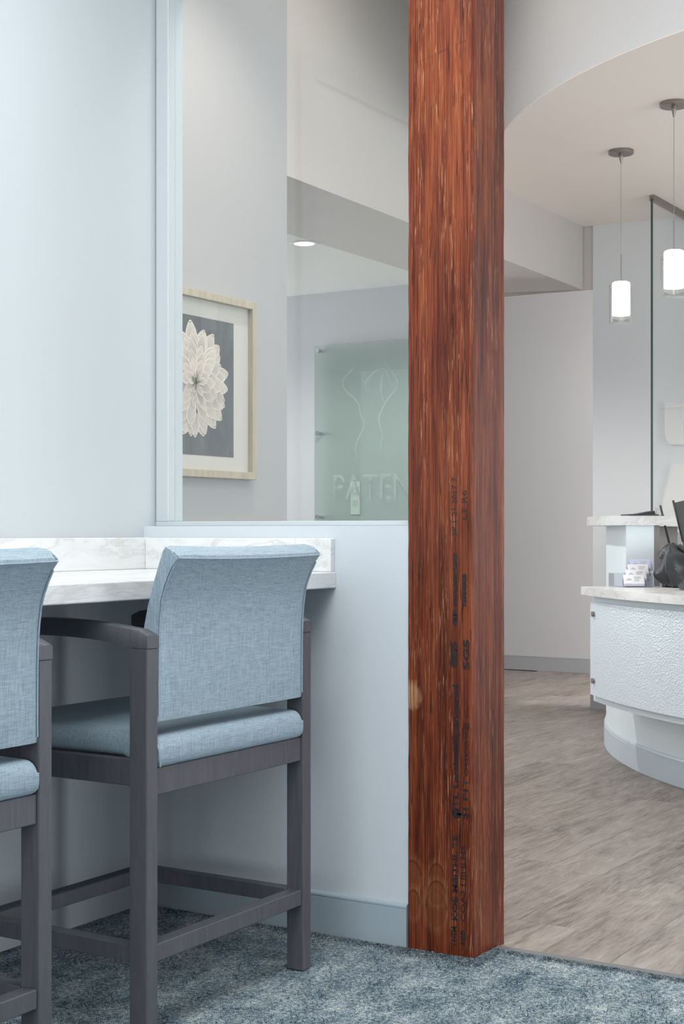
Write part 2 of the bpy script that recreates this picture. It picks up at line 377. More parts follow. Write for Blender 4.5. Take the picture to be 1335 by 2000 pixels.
# window: jamb, bottom rail, pane
trj = st(box('trim_1', LX+0.003, 3.332, 1.083, -2.627, 3.40, ZF-0.38, M['cool'], bev=0.002))
st(box('trim_2', LX+0.002, 3.332, 1.070, -1.821, 3.40, 1.083, M['cool'], bev=0.0015))
st(box('window_1', -2.627, 3.360, 1.083, -1.821, 3.368, ZF-0.38, M['glass']))

# casing of an opening further along the left wall (outside the frame, seen in the glass)
st(box('trim_4', LX, 2.57, 1.04, LX+0.02, 2.66, 2.63, M['bluebase']))
st(box('trim_5', LX, 0.6, 2.56, LX+0.02, 2.57, 2.63, M['bluebase']))

# lobby
HB = 2.50; HD = 2.877
st(box('wall_art', -3.50, 3.43, 0.0, -3.348, 5.02, 3.6, M['grey']))
st(box('wall_lobby_left', -3.348, 3.43, 0.0, LX-0.14, 3.50, 3.6, M['grey']))
bm = bmesh.new(); prism(bm, [(-3.348, 5.02), (-3.423, 8.32), (-4.00, 8.12), (-4.00, 5.02)], HB, 3.6); st(fin('wall_beam', bm, M['tandark']))
st(box('ceiling.002', -7.0, 3.6, HB, -4.0, 8.12, HB+0.1, M['ceil']))
st(box('ceiling.003', -7.0, 8.12, 2.95, -0.6, 10.5, 3.05, M['ceil']))
st(box('wall_sign', -7.0, 7.60, 0.0, -3.92, 7.75, HB, M['grey']))
st(box('wall_far', -7.0, 10.37, 0.0, -0.6, 10.5, 2.95, M['grey']))
baseboard('baseboard_far', -7.0, -0.6, 10.358, 0.112, M['lobbybase'])
st(box('wall_corridor_end', -7.1, 3.4, 0.0, -7.0, 10.5, 2.95, M['grey']))
st(box('wall_desk', -3.361, 8.32, 0.0, 3.6, 8.45, 3.6, M['greyblue']))
st(box('wall_header.001', -4.0, 8.325, HB, -3.361, 8.34, 3.6, M['tandark']))
baseboard('baseboard_desk', -3.373, 3.6, 8.308, 0.112, M['lobbybase'])
# round dropped soffit
DC = (-0.79, 7.67); DR = 2.61
pts = []
for i in range(73):
    a = math.radians(191 + (349-191)*i/72); pts.append((DC[0]+DR*math.cos(a), DC[1]+DR*math.sin(a)))
bm = bmesh.new()
poly = [(-3.44, 8.32)] + [(DC[0]+(x-DC[0])*1.0012 if x > -3.13 else -3.44, DC[1]+(y-DC[1])*1.0012) for x, y in pts] + [(1.9, 8.32)]
prism(bm, poly, HD-0.0015, HD+0.0015)
st(fin('ceiling.004', bm, M['tan']))
bm = bmesh.new(); rows = []
for x, y in pts: rows.append((bm.verts.new((x, y, HD)), bm.verts.new((x, y, 3.6)), bm.verts.new((x+0.012*(DC[0]-x)/DR, y+0.012*(DC[1]-y)/DR, 3.6)), bm.verts.new((x+0.012*(DC[0]-x)/DR, y+0.012*(DC[1]-y)/DR, HD))))
for p, q in zip(rows, rows[1:]):
    for k in range(4): bm.faces.new((p[k], p[(k+1) % 4], q[(k+1) % 4], q[k]))
st(fin('wall_drum', bm, M['greyblue'], smooth=True))

# planks of the lobby floor, each its own piece
PW, PL = 0.182, 1.22
cache = {}
def plank(x0, y0, x1, y1):
    key = (round(x1-x0, 3), round(y1-y0, 3))
    if key not in cache:
        bm = bmesh.new(); g = 0.0004
        add_box(bm, g, g, -0.006, key[0]-g, key[1]-g, 0.0)
        me = bpy.data.meshes.new('plank'); bmesh.ops.recalc_face_normals(bm, faces=bm.faces[:]); bm.to_mesh(me); bm.free(); me.materials.append(M['plank']); cache[key] = me
    o = bpy.data.objects.new('plank', cache[key]); C.objects.link(o); o.parent = fl; o.location = (x0, y0, 0)
    o.location.z = random.uniform(-0.0002, 0.0002)
x = -4.62; i = 0
while x < -0.3:
    y = 3.417 - ((i*0.43 + (i % 3)*0.17) % PL)
    while y < 10.355:
        a, b = max(y, 3.417), min(y+PL, 10.357)
        if b-a > 0.03: plank(x, a, x+PW, b)
        y += PL
    x += PW; i += 1
st(box('trim_3', -1.635, 3.386, -0.002, 3.2, 3.416, 0.006, M['strip'], bev=0.002))

# carpet pile around the post foot and along the edges: fine upright tufts
bm = bmesh.new()
def tuft(x, y, h, s):
    a = random.uniform(0, PI); dx, dy = math.cos(a)*s, math.sin(a)*s; lx, ly = random.uniform(-1,1)*s, random.uniform(-1,1)*s
    v = [bm.verts.new(p) for p in ((x-dx, y-dy, 0.001), (x+dx, y+dy, 0.001), (x+dx*0.7+lx, y+dy*0.7+ly, h), (x-dx*0.7+lx, y-dy*0.7+ly, h))]
    bm.faces.new(v)
for k in range(26000):
    r = random.random()
    if r < 0.25: x, y = random.uniform(-1.85, -1.60), 3.270 - abs(random.gauss(0, 0.02))
    elif r < 0.33: x, y = -1.632+abs(random.gauss(0, 0.012)), random.uniform(3.26, 3.385)
    elif r < 0.5: x, y = random.uniform(LX, -1.82), 3.268 - abs(random.gauss(0, 0.012))
    elif r < 0.6: x, y = random.uniform(-1.63, -0.9), 3.384 - abs(random.gauss(0, 0.012))
    else: x, y = random.uniform(LX+0.01, -1.0), random.uniform(1.9, 3.26)
    tuft(x, y, random.uniform(0.004, 0.009), random.uniform(0.0008, 0.002))
me = bpy.data.meshes.new('carpet_pile'); bm.to_mesh(me); bm.free()
o = link('carpet_pile', me, M['pile']); tag(o, 'short speckled blue-grey carpet pile of the front room', 'carpet', kind='stuff')

# ------------------------------------------------------------------ timber post
pc = thing('timber_post', (-1.728, 3.366, 0))
tag(pc, 'square red-brown reclaimed timber post with black stamped lettering at end of half wall', 'post')
bm = bmesh.new()
H2 = 0.0915; NZ = 150; prof = []
def edge(s0, s1): pass
rows = []
for j in range(NZ+1):
    z = 0.0 + 3.0*j/NZ; row = []
    c = 0.0035
    corner = [(-H2, -H2), (H2, -H2), (H2, H2), (-H2, H2)]
    for q in range(4):
        x0, y0 = corner[q]; px, py = corner[q-1]; nx, ny = corner[(q+1) % 4]
        n1 = mnoise.noise(Vector((q*7.1, z*3.0, 0)))*0.0012 + mnoise.noise(Vector((q*3.3, z*14, 5)))*0.0009
        for (tx, ty), cc in (((px, py), c), ((nx, ny), c*(1.9 if q == 1 else 1.0))):
            cc = cc + abs(n1)*2 + (0.004*max(0, mnoise.noise(Vector((q, z*9.0, 9))) - 0.25))
            dx, dy = tx-x0, ty-y0; L = math.hypot(dx, dy)
            row.append((x0+dx/L*cc - math.copysign(abs(n1)*0.5, x0), y0+dy/L*cc - math.copysign(abs(n1)*0.5, y0), z))
    rows.append([bm.verts.new(p) for p in row])
for a, b in zip(rows, rows[1:]):
    n = len(a)
    for k in range(n): bm.faces.new((a[k], a[(k+1) % n], b[(k+1) % n], b[k]))
bm.faces.new(rows[0][::-1]); bm.faces.new(rows[-1])
fin('post_body', bm, M['timber'], pc)
def stamp(txt, xc, z0, z1, size, bold=0.0):
    """lettering printed sideways up the front face: reads bottom to top"""
    cu = bpy.data.curves.new('stamp_lettering', 'FONT'); cu.body = txt; cu.size = size; cu.align_x = 'LEFT'; cu.align_y = 'CENTER'
    cu.offset = bold; cu.resolution_u = 2
    tmp = bpy.data.objects.new('tmp', cu); C.objects.link(tmp)
    dg = bpy.context.evaluated_depsgraph_get(); me = bpy.data.meshes.new_from_object(tmp.evaluated_get(dg))
    bpy.data.objects.remove(tmp)
    xs = [v.co.x for v in me.vertices]; w0, w1 = min(xs), max(xs); k = (z1-z0)/(w1-w0)
    for v in me.vertices:
        x, y = v.co.x, v.co.y; v.co = (xc - y, -H2-0.0006, z0 + (x-w0)*k)
    me.materials.clear(); me.name = 'stamp_lettering'
    o = link('stamp_lettering', me, M['ink'], pc); return o
def zz(py): return EYE - (py-1038)*3.66/2900
def xx(px): return (px-794.4)/128.0*0.183 - 0.0915
stamp('SP 1 21 2017 7', xx(888), zz(1046), zz(932), 0.020)
stamp('LT R6', xx(907), zz(1014), zz(958), 0.020)
stamp('BEHAMMERTIMBER', xx(889.5), zz(1184), zz(1078), 0.014, 0.0008)
stamp('HEMMEREB', xx(907), zz(1184), zz(1120), 0.015, 0.0010)
stamp('8EB', xx(889), zz(1222), zz(1189), 0.014, 0.0012)
stamp('8E5', xx(887), zz(1305), zz(1253), 0.024, 0.0016)
stamp('5G5', xx(911), zz(1308), zz(1249), 0.022, 0.0010)
stamp('OTL LaminedSpencered', xx(890), zz(1600), zz(1338), 0.022, 0.0008)
stamp('SI FITouroug', xx(909), zz(1600), zz(1410), 0.019, 0.0003)
stamp('KOE M8ITHL TE', xx(889), zz(1800), zz(1632), 0.020, 0.0007)
stamp('COA2 I IIHLHS', xx(904.5), zz(1800), zz(1652), 0.019, 0.0003)
stamp('I HEM', xx(887), zz(1849), zz(1812), 0.018, 0.0007)
stamp('HIB', xx(904), zz(1845), zz(1817), 0.018, 0.0005)
bm = bmesh.new(); cyl(bm, (xx(891), -H2-0.0004, zz(1590)), 0.013, 0.0006, 20, axis='Y'); add_box(bm, xx(893), -H2-0.0007, zz(1593), xx(916), -H2-0.0002, zz(1589))
fin('stamp_mark', bm, M['ink'], pc)

# ------------------------------------------------------------------ counter
ct = thing('counter', (LX, 3.283, 0.908)); tag(ct, 'white marble bar counter with low backsplash along the pale left wall', 'counter')
def cbox(name, x0, y0, z0, x1, y1, z1, bev): return box(name, x0-LX, y0-3.283, z0-0.908, x1-LX, y1-3.283, z1-0.908, M['marble'], ct, bev, 2)
cbox('worktop', LX, -1.6, 0.908, -2.036, 3.283, 0.950, 0.003)
cbox('backsplash', LX, -1.6, 0.950, LX+0.02, 3.283, 1.038, 0.0025)
cbox('backsplash', LX+0.02, 3.263, 0.950, -2.040, 3.283, 1.037, 0.0025)

# ------------------------------------------------------------------ bar chairs
def make_chair():
    t = thing('bar_chair', (-2.200, 2.698, 0))
    W_ = M['wood']; F_ = M['fabric']
    for sy in (-1, 1):
        ya, yb = sorted((sy*0.311, sy*0.275))
        lg = box('leg', 0.216, ya, 0.004, 0.263, yb, 0.814, W_, t, 0.002); box('glide', 0.222, ya+0.005, 0.0, 0.257, yb-0.005, 0.005, M['black'], lg)
        lg = box('leg', -0.262, ya, 0.004, -0.216, yb, 0.814, W_, t, 0.002); box('glide', -0.256, ya+0.005, 0.0, -0.222, yb-0.005, 0.005, M['black'], lg)
        # arched arm
        bm = bmesh.new(); top, bot = [], []
        N = 20
        for i in range(N+1):
            u = i/N; x = -0.264 + 0.528*u
            arch = math.sin(PI*u)**0.8
            zt = 0.847 + 0.022*arch; zb = 0.814 + 0.018*math.sin(PI*min(1, max(0, (u-0.09)/0.82)))**0.6
            if i in (0, N): zt -= 0.006
            top.append((x, zt)); bot.append((x, zb if 0.08 < u < 0.92 else 0.814))
        ra = []
        for (x, zt), (_, zb) in zip(top, bot):
            e = 0.003
            ra.append([bm.verts.new(p) for p in ((x, ya, zb), (x, yb, zb), (x, yb, zt-e), (x, yb-e, zt), (x, ya+e, zt), (x, ya, zt-e))])
        for a, b in zip(ra, ra[1:]):
            for k in range(6): bm.faces.new((a[k], a[(k+1) % 6], b[(k+1) % 6], b[k]))
        bm.faces.new(ra[0][::-1]); bm.faces.new(ra[-1])
        fin('armrest', bm, W_, t, True, 50)
        # side seat rail, side foot rail
        y0, y1 = sorted((sy*0.303, sy*0.281))
        box('seat_rail', -0.216, y0, 0.527, 0.216, y1, 0.582, W_, t, 0.0015)
        y0, y1 = sorted((sy*0.305, sy*0.272))
        box('foot_rail', -0.216, y0, 0.162, 0.216, y1, 0.197, W_, t, 0.0015)
    box('seat_rail', 0.232, -0.275, 0.507, 0.257, 0.275, 0.563, W_, t, 0.0015)
    box('seat_rail', -0.257, -0.275, 0.527, -0.232, 0.275, 0.582, W_, t, 0.0015)
    box('foot_rail', 0.224, -0.275, 0.161, 0.259, 0.275, 0.198, W_, t, 0.002)
    fr = box('foot_rail', -0.252, -0.275, 0.163, -0.210, 0.275, 0.197, W_, t, 0.0015)
    box('scuff_plate', -0.244, -0.272, 0.197, -0.214, 0.272, 0.199, M['black'], fr)
    # seat cushion: rounded slab, domed
    bm = bmesh.new(); grid = []
    def span(b, n):   # samples bunched towards the two rounded edges
        e = [0.0, 0.10, 0.22, 0.38, 0.58, 0.80]
        lo = [-1 + b*q for q in e]; mid = [-(1-b) + 2*(1-b)*q/n for q in range(n+1)]
        return lo + mid + [-q for q in reversed(lo)]
    us, vs_ = span(0.085, 12), span(0.08, 12); nx, ny = len(us)-1, len(vs_)-1
    for u in us:
        row = []
        for v in vs_:
            ex = max(0, (abs(u)-0.915)/0.085); ey = max(0, (abs(v)-0.92)/0.08); e = min(1, (ex**4+ey**4)**0.25)
            rr = 1-math.sqrt(max(0, 1-e*e))
            row.append(bm.verts.new((0.006 + 0.259*u, 0.2735*v, 0.634 + 0.007*(1-u*u)*(1-v*v) - 0.026*rr - 0.004*u)))
        grid.append(row)
    for i in range(nx):
        for j in range(ny): bm.faces.new((grid[i][j], grid[i+1][j], grid[i+1][j+1], grid[i][j+1]))
    bd = [grid[i][0] for i in range(nx+1)] + [grid[nx][j] for j in range(1, ny+1)] + [grid[i][ny] for i in range(nx-1, -1, -1)] + [grid[0][j] for j in range(ny-1, 0, -1)]
    prev = bd
    for dz, ins in ((0.598, 0.0), (0.586, 0.0), (0.575, 0.0012), (0.568, 0.005), (0.563, 0.012)):
        cur = []
        for v in bd:
            dx, dy = v.co.x-0.006, v.co.y
            q = Vector((v.co.x - math.copysign(ins if abs(dx) > 0.25 else 0, dx), v.co.y - math.copysign(ins if abs(dy) > 0.265 else 0, dy), 0))
            cur.append(bm.verts.new((q.x, q.y, dz if q.x >= 0.2 else 0.582 + (dz-0.563)*0.6)))
        for k in range(len(bd)): bm.faces.new((prev[k], prev[(k+1) % len(bd)], cur[(k+1) % len(bd)], cur[k]))
        prev = cur
    bm.faces.new(prev)
    seat = fin('seat', bm, F_, t, True, 60)
    bm = bmesh.new(); tube(bm, [(0.264, -0.268, 0.566), (0.266, -0.2715, 0.58), (0.265, -0.2725, 0.598), (0.258, -0.273, 0.612)], 0.0018, 6)
    fin('piping', bm, F_, seat, True)
    # backrest: profile in x-z, swept in y
    back = [(0.262, 0.660), (0.2635, 0.672), (0.2635, 0.74), (0.264, 0.80), (0.2655, 0.85), (0.268, 0.88), (0.273, 0.915), (0.281, 0.94), (0.291, 0.962), (0.303, 0.984), (0.314, 1.001)]
    topc = [(0.3135, 1.007), (0.305, 1.014), (0.292, 1.021), (0.279, 1.026)]
    front = [(0.272, 1.020), (0.262, 0.99), (0.250, 0.957), (0.232, 0.90), (0.221, 0.852), (0.218, 0.80), (0.216, 0.72), (0.218, 0.666), (0.222, 0.659)]
    prof = back + topc + front
    bm = bmesh.new(); rings = []; NY = 28; HW = 0.2745
    cx = sum(p[0] for p in prof)/len(prof)
    def off(p, amt, c):  # inset toward spine
        return p
    for j in range(NY+1):
        v = j/NY*2-1; y = HW*v
        e = max(0, (abs(v)-0.965)/0.035); ins = 0.004*(1-math.sqrt(max(0, 1-e*e)))
        bulge = 0.006*(1-v*v)
        ring = []
        for k, (x, z) in enumerate(prof):
            sp = (0.241 if z < 0.85 else 0.241 + (z-0.85)*0.32)
            s = 1 if x > sp else -1
            xx_ = x - s*ins
            zz_ = z
            if z > 1.0: zz_ = z - ins - 0.004*(1-v*v)**1
            if k < len(back) and 0.68 < z < 0.99: xx_ += bulge*0.5*math.sin(PI*(z-0.66)/0.34)
            if k >= len(back)+len(topc) and 0.68 < z < 1.0: xx_ -= bulge*0.8*math.sin(PI*(z-0.66)/0.36)
            ring.append(bm.verts.new((xx_, y, zz_)))
        rings.append(ring)
    n = len(prof)
    for a, b in zip(rings, rings[1:]):
        for k in range(n): bm.faces.new((a[k], a[(k+1) % n], b[(k+1) % n], b[k]))
    bm.faces.new(rings[0]); bm.faces.new(rings[-1][::-1])
    br = fin('backrest', bm, F_, t, True, 38)
    # piping along the back seams
    bm = bmesh.new()
    for sy in (-1, 1):
        tube(bm, [(x-0.0008, sy*(HW-0.003), z-0.001) for x, z in back[1:-1]], 0.0016, 6)
        tube(bm, [(x-0.0005, sy*(HW-0.0035), z-0.0035) for x, z in topc], 0.0014, 6)
    tube(bm, [(0.3140, (HW-0.003)*(j/24*2-1), 1.000 - 0.004*(1-(j/24*2-1)**2)) for j in range(25)], 0.0016, 6)
    fin('piping', bm, F_, br, True)
    return t
def copy_tree(o, parent=None):
    c = o.copy(); C.objects.link(c)
    if parent is not None: c.parent = parent
    for ch in list(o.children): copy_tree(ch, c)
    return c
chair = make_chair()
tag(chair, 'bar chair with pale blue back and charcoal wooden frame nearest the half wall', 'chair', 'bar chairs at the marble counter')
chair2 = copy_tree(chair); chair2.location = (-2.200, 2.698-0.9035, 0)
tag(chair2, 'bar chair with pale blue back cut off by the left edge of the photo', 'chair', 'bar chairs at the marble counter')

# ------------------------------------------------------------------ framed flower picture
AX = -3.348
pic = thing('framed_picture', (AX, 4.39, 1.60)); tag(pic, 'light wood framed print of a cream dahlia on slate grey behind the glass', 'picture')
def mk_wood(name, c0, c1, ax=(1, 1, 0.1)):
    m = mat(name, c0, 0.45); t = NT(m); t.l(t.ramp(t.noise(t.coords(ax), 50, 3), [(0.35, c0), (0.65, c1)]), t.b.inputs['Base Color']); return m
M['palewood'] = mk_wood('pale_wood_frame', srgb(176, 167, 148), srgb(190, 181, 162))
M['mat'] = mat('white_picture_mount', srgb(208, 206, 198), 0.7)
m = mat('slate_print_ground', srgb(98, 102, 108), 0.7); t = NT(m)
t.l(t.ramp(t.noise(t.coords((1, 2, 1)), 7, 5, 0.6), [(0.35, srgb(84, 88, 94)), (0.7, srgb(108, 114, 114))]), t.b.inputs['Base Color']); M['slate'] = m
m = mat('petal_print', (1,1,1), 0.7); t = NT(m); ca = t.n('ShaderNodeVertexColor'); ca.layer_name = 'Col'; t.l(ca.outputs[0], t.b.inputs['Base Color']); M['petal'] = m
Ya, Yb, Za, Zb = -0.37, 0.37, -0.344, 0.345; fw = 0.028
for (y0, z0, y1, z1) in ((Ya, Za, Ya+fw, Zb), (Yb-fw, Za, Yb, Zb), (Ya+fw, Za, Yb-fw, Za+fw), (Ya+fw, Zb-fw, Yb-fw, Zb)):
    box('frame_rail', 0.0, y0, z0, 0.034, y1, z1, M['palewood'], pic, 0.0015)
mo = box('mount', 0.0, Ya+fw, Za+fw, 0.010, Yb-fw, Zb-fw, M['mat'], pic)
pr = box('print', 0.0101, -0.245, -0.262, 0.0108, 0.245, 0.252, M['slate'], pic)
bx_ = box('glazing', 0.020, Ya+fw, Za+fw, 0.022, Yb-fw, Zb-fw, M['pictureglass'], pic)
bm = bmesh.new(); cl = bm.loops.layers.float_color.new('Col')
def petal(cy, cz, ang, L, Wd, cin, cout, lay, tipw=0.5):
    N = 9; ca_, sa_ = math.cos(ang), math.sin(ang); X0 = 0.0112 + lay*0.00005
    def P(u, v):
        a = L*u; b = v*Wd*math.sin(PI*min(1, max(0, u**0.8*0.93+0.05)))**0.75
        return (X0, cy + ca_*a - sa_*b, cz + sa_*a + ca_*b)
    us = [i/N for i in range(N+1)]
    rim = [(P(u, 1), u) for u in us] + [(P(u, -1), u) for u in reversed(us)]
    inn = [(P(0.1+u*0.84, 0.82), u) for u in us] + [(P(0.1+u*0.84, -0.82), u) for u in reversed(us)]
    mid = [P(0.1+u*0.8, 0) for u in us]
    R_ = [bm.verts.new(p) for p, _ in rim]; I_ = [bm.verts.new((p[0]+0.00001, p[1], p[2])) for p, _ in inn]; Mv = [bm.verts.new((p[0]+0.00001, p[1], p[2])) for p in mid]
    def f(vs, cols):
        try: fc = bm.faces.new(vs)
        except ValueError: return
        for lp, c in zip(fc.loops, cols): lp[cl] = (*c, 1)
    def shade(u): return tuple(cin[k]*(1-u) + cout[k]*u for k in range(3))
    K = len(R_)
    for k in range(K-1): f((R_[k], R_[k+1], I_[k+1], I_[k]), (cout,)*4)
    for k in range(N):
        s0, s1 = shade(us[k]**1.5*0.7), shade(us[k+1]**1.5*0.7); d0 = tuple(c*0.93 for c in s0); d1 = tuple(c*0.93 for c in s1)
        f((I_[k], I_[k+1], Mv[k+1], Mv[k]), (s0, s1, d1, d0)); k2 = K-1-k
        f((Mv[k], Mv[k+1], I_[k2-1], I_[k2]), (d0, d1, s1, s0))
rr = random.Random(3)
CO = srgb(236, 230, 218); layer = 0
for ring, (rad, n, L, Wd) in enumerate(((0.120, 19, 0.100, 0.040), (0.108, 17, 0.092, 0.038), (0.088, 15, 0.092, 0.036), (0.068, 13, 0.086, 0.033), (0.050, 11, 0.078, 0.029), (0.034, 9, 0.066, 0.025), (0.020, 7, 0.052, 0.020), (0.010, 5, 0.034, 0.014))):
    for k in range(n):
        a = 2*PI*(k+0.5*(ring % 2))/n + rr.uniform(-0.12, 0.12); j = rr.uniform(0.84, 1.08)
        up = 1.0 if math.sin(a) > -0.2 else 0.9
        q = rr.uniform(0.62, 0.96)*up; ci = tuple(c*q for c in srgb(214, 202, 192))
        q = rr.uniform(0.88, 1.0)*up; co_ = tuple(c*q for c in CO)
        if rr.random() < 0.12: ci = tuple(c*0.75 for c in ci)
        petal(rad*math.cos(a)*0.92, 0.01 + rad*math.sin(a), a, L*j, Wd*rr.uniform(0.9, 1.15)*0.8, ci, co_, layer); layer += 1
for k in range(26):
    a = rr.uniform(0, 2*PI); petal(0.004*math.cos(a), 0.006+0.006*math.sin(a), a, rr.uniform(0.018, 0.04), 0.0018, srgb(120, 116, 100), srgb(170, 160, 134), layer); layer += 1
me = bpy.data.meshes.new('flower_print'); bm.to_mesh(me); bm.free(); fp = link('flower_print', me, M['petal'], pr)

# ------------------------------------------------------------------ glass sign board on the corridor wall
sg = thing('glass_board', (-4.84, 7.555, 0.85)); tag(sg, 'green tinted glass board with frosted lettering fixed on corridor wall by standoffs', 'sign')
box('panel', 0, 0, 0, 0.87, 0.010, 1.327, M['greenglass'], sg)
for z in (2.145, 1.646, 1.141):
    for x in (0.028, 0.84):
        bm = bmesh.new(); cyl(bm, (x, -0.008, z-0.85), 0.014, 0.012, 20, axis='Y'); cyl(bm, (x, 0.027, z-0.85), 0.010, 0.034, 12, axis='Y'); fin('standoff', bm, M['chrome'], sg, True)
def ribbon(bm, pts, wd, y):
    pts = [Vector(p) for p in pts]; S = []
    for i in range(len(pts)-1):
        p0 = pts[max(i-1, 0)]; p1 = pts[i]; p2 = pts[i+1]; p3 = pts[min(i+2, len(pts)-1)]
        for k in range(6):
            u = k/6; S.append(0.5*((2*p1) + (-p0+p2)*u + (2*p0-5*p1+4*p2-p3)*u*u + (-p0+3*p1-3*p2+p3)*u**3))
    S.append(pts[-1]); prev = None
    for i, p in enumerate(S):
        d = (S[min(i+1, len(S)-1)] - S[max(i-1, 0)]).normalized(); nrm = Vector((-d.y, d.x)); ww = wd*(0.35+0.65*math.sin(PI*i/(len(S)-1)))
        q = [bm.verts.new((p.x+nrm.x*s*ww, y, p.y+nrm.y*s*ww)) for s in (-1, 1)]
        if prev: bm.faces.new((prev[0], prev[1], q[1], q[0]))
        prev = q
def sp(cx_, cy_):   # board coordinates of a sketch point
    return ((cx_-38)/5.335*0.00374, (1965-cy_)/5.335*0.00303 + (1.117-0.85))
bm = bmesh.new()
for L_ in ([(490,280),(400,400),(330,480),(350,590),(430,670),(480,740),(500,850),(540,960),(480,1100),(450,1220),(480,1380)],
           [(800,240),(730,310),(790,410),(850,500),(850,590),(780,690),(730,770),(680,900),(700,1000),(715,1100),(690,1250)],
           [(580,580),(545,540),(570,490),(640,420),(720,390),(760,440),(795,550)], [(720,460),(700,620),(740,750)]):
    ribbon(bm, [sp(*p) for p in L_], 0.0045, -0.0008)
fin('etched_figure', bm, M['frost'], sg)
cu = bpy.data.curves.new('t', 'FONT'); cu.body = 'PATENT'; cu.size = 0.22; cu.extrude = 0.0005
tmp = bpy.data.objects.new('t', cu); C.objects.link(tmp); dg = bpy.context.evaluated_depsgraph_get(); me = bpy.data.meshes.new_from_object(tmp.evaluated_get(dg)); bpy.data.objects.remove(tmp)
for v in me.vertices: v.co = (0.125 + v.co.x*0.82, -0.001, 0.395 + v.co.y)
me.materials.clear(); o = link('frosted_lettering', me, M['frost'], sg)
ol = thing('wall_outlet', (-4.575, 7.60, 1.155)); tag(ol, 'tall white electrical outlet plate on the wall behind the green glass board', 'outlet')
box('plate', -0.032, -0.008, 0, 0.032, 0, 0.197, M['white_plate'], ol, 0.002)
for z in (0.05, 0.12): box('socket', -0.017, -0.010, z, 0.017, -0.008, z+0.04, mat('outlet_face', srgb(200, 202, 204), 0.5), ol)

# recessed downlight
dl = thing('downlight', (-4.061, 6.243, HB)); tag(dl, 'round recessed ceiling downlight glowing white in the corridor ceiling', 'light')
bm = bmesh.new(); lathe(bm, [(0.050, -0.0005), (0.052, -0.004), (0.068, -0.005), (0.071, -0.001)]); fin('trim_ring', bm, M['ceil'], dl, True)
bm = bmesh.new(); cyl(bm, (0, 0, -0.0015), 0.050, 0.002, 32); fin('lens', bm, M['lens'], dl)

# ------------------------------------------------------------------ pendants
def pendant(px, py, label):
    t = thing('pendant_light', (px, py, HD)); tag(t, label, 'light', 'pendant lights over the reception desk')
    bm = bmesh.new(); ca_ = lathe(bm, [(0.0005, 0), (0.059, 0), (0.060, -0.004), (0.060, -0.016), (0.057, -0.019), (0.0005, -0.019)], n=40); fin('canopy', bm, M['nickel'], t, True)
    bm = bmesh.new(); lathe(bm, [(0.0135, -0.019), (0.0135, -0.026), (0.010, -0.029), (0.0095, -0.034), (0.004, -0.062), (0.0008, -0.064)], n=20); fin('cord_grip', bm, M['nickel'], t, True)
    bm = bmesh.new(); tube(bm, [(0, 0, -0.06), (0, 0, -0.51)], 0.0013, 6); tube(bm, [(0, 0, -0.50), (0, 0, -0.628)], 0.0024, 8); fin('cord', bm, M['nickel'], t, True)
    zt = 2.248-HD
    bm = bmesh.new(); lathe(bm, [(0.0005, zt), (0.034, zt), (0.041, zt-0.004), (0.043, zt-0.012), (0.043, zt-0.158), (0.041, zt-0.160), (0.0005, zt-0.160)], n=40); fin('opal_shade', bm, M['opal'], t, True)
    bm = bmesh.new(); z1, z0 = 2.235-HD, 2.049-HD
    lathe(bm, [(0.0565, z1), (0.0555, z1+0.001), (0.0545, z1), (0.0535, z0+0.004), (0.050, z0+0.003), (0.0005, z0+0.003), (0.0005, z0), (0.051, z0), (0.0555, z0+0.003), (0.0565, z1)], n=40)
    fin('glass_sleeve', bm, M['pendantglass'], t, True)
    for a in (-1.35, 0.75, 2.85):
        bm = bmesh.new(); d = Vector((math.cos(a), math.sin(a), 0)); tube(bm, [d*0.042 + Vector((0, 0, zt-0.03)), d*0.058 + Vector((0, 0, zt-0.03))], 0.0022, 8)
        fin('sleeve_pin', bm, M['nickel'], t, True)
pendant(-2.582, 6.747, 'farther pendant light, lower in the photo, with clear glass sleeve around lit opal shade')
pendant(-2.102, 6.109, 'nearer pendant light, cut by the right edge of the photo, with lit opal shade')

# ------------------------------------------------------------------ reception desk
DX, DY = -0.10, 8.09
dk = thing('reception_desk', (DX, DY, 0)); tag(dk, 'curved pale reception desk with hammered front panel and white marble tops', 'desk')
def arc(name, r0, r1, a0, a1, z0, z1, m, parent=dk, bev=0.0, seg=64):
    bm = bmesh.new(); arc_box(bm, 0, 0, r0, r1, a0, a1, z0, z1, seg)
    if bev:
        es = [e for e in bm.edges if e.calc_length() > 0 and len(e.link_faces) == 2 and e.calc_face_angle(0) > 0.6]
        bmesh.ops.bevel(bm, geom=es, offset=bev, segments=2, affect='EDGES', profile=0.5)
    return fin(name, bm, m, parent, True, 40)
arc('plinth', 2.74, 2.872, 215.8, 275, 0.0, 0.30, M['desk'])
bm = bmesh.new(); prof = [(2.869, 0), (2.882, 0), (2.882, 0.100), (2.879, 0.102), (2.879, 0.105), (2.881, 0.107), (2.877, 0.116), (2.869, 0.118)]; prof = [(max(r, 2.8722) if r < 2.87 else r, z) for r, z in prof]
Q = []
for i in range(81):
    a = math.radians(177.2 + (275-177.2)*i/80); Q.append([bm.verts.new((r*math.cos(a), r*math.sin(a), z)) for r, z in prof])
for p, q in zip(Q, Q[1:]):
    for k in range(len(prof)): bm.faces.new((p[k], p[(k+1) % len(prof)], q[(k+1) % len(prof)], q[k]))
bm.faces.new(Q[0]); bm.faces.new(Q[-1][::-1]); fin('kick_board', bm, M['deskbase'], dk, True, 35)
arc('apron', 2.80, 3.045, 217.5, 275, 0.30, 0.771, M['desk'])
pn = arc('hammered_panel', 3.058, 3.063, 217.7, 275, 0.330, 0.743, M['hammer'])
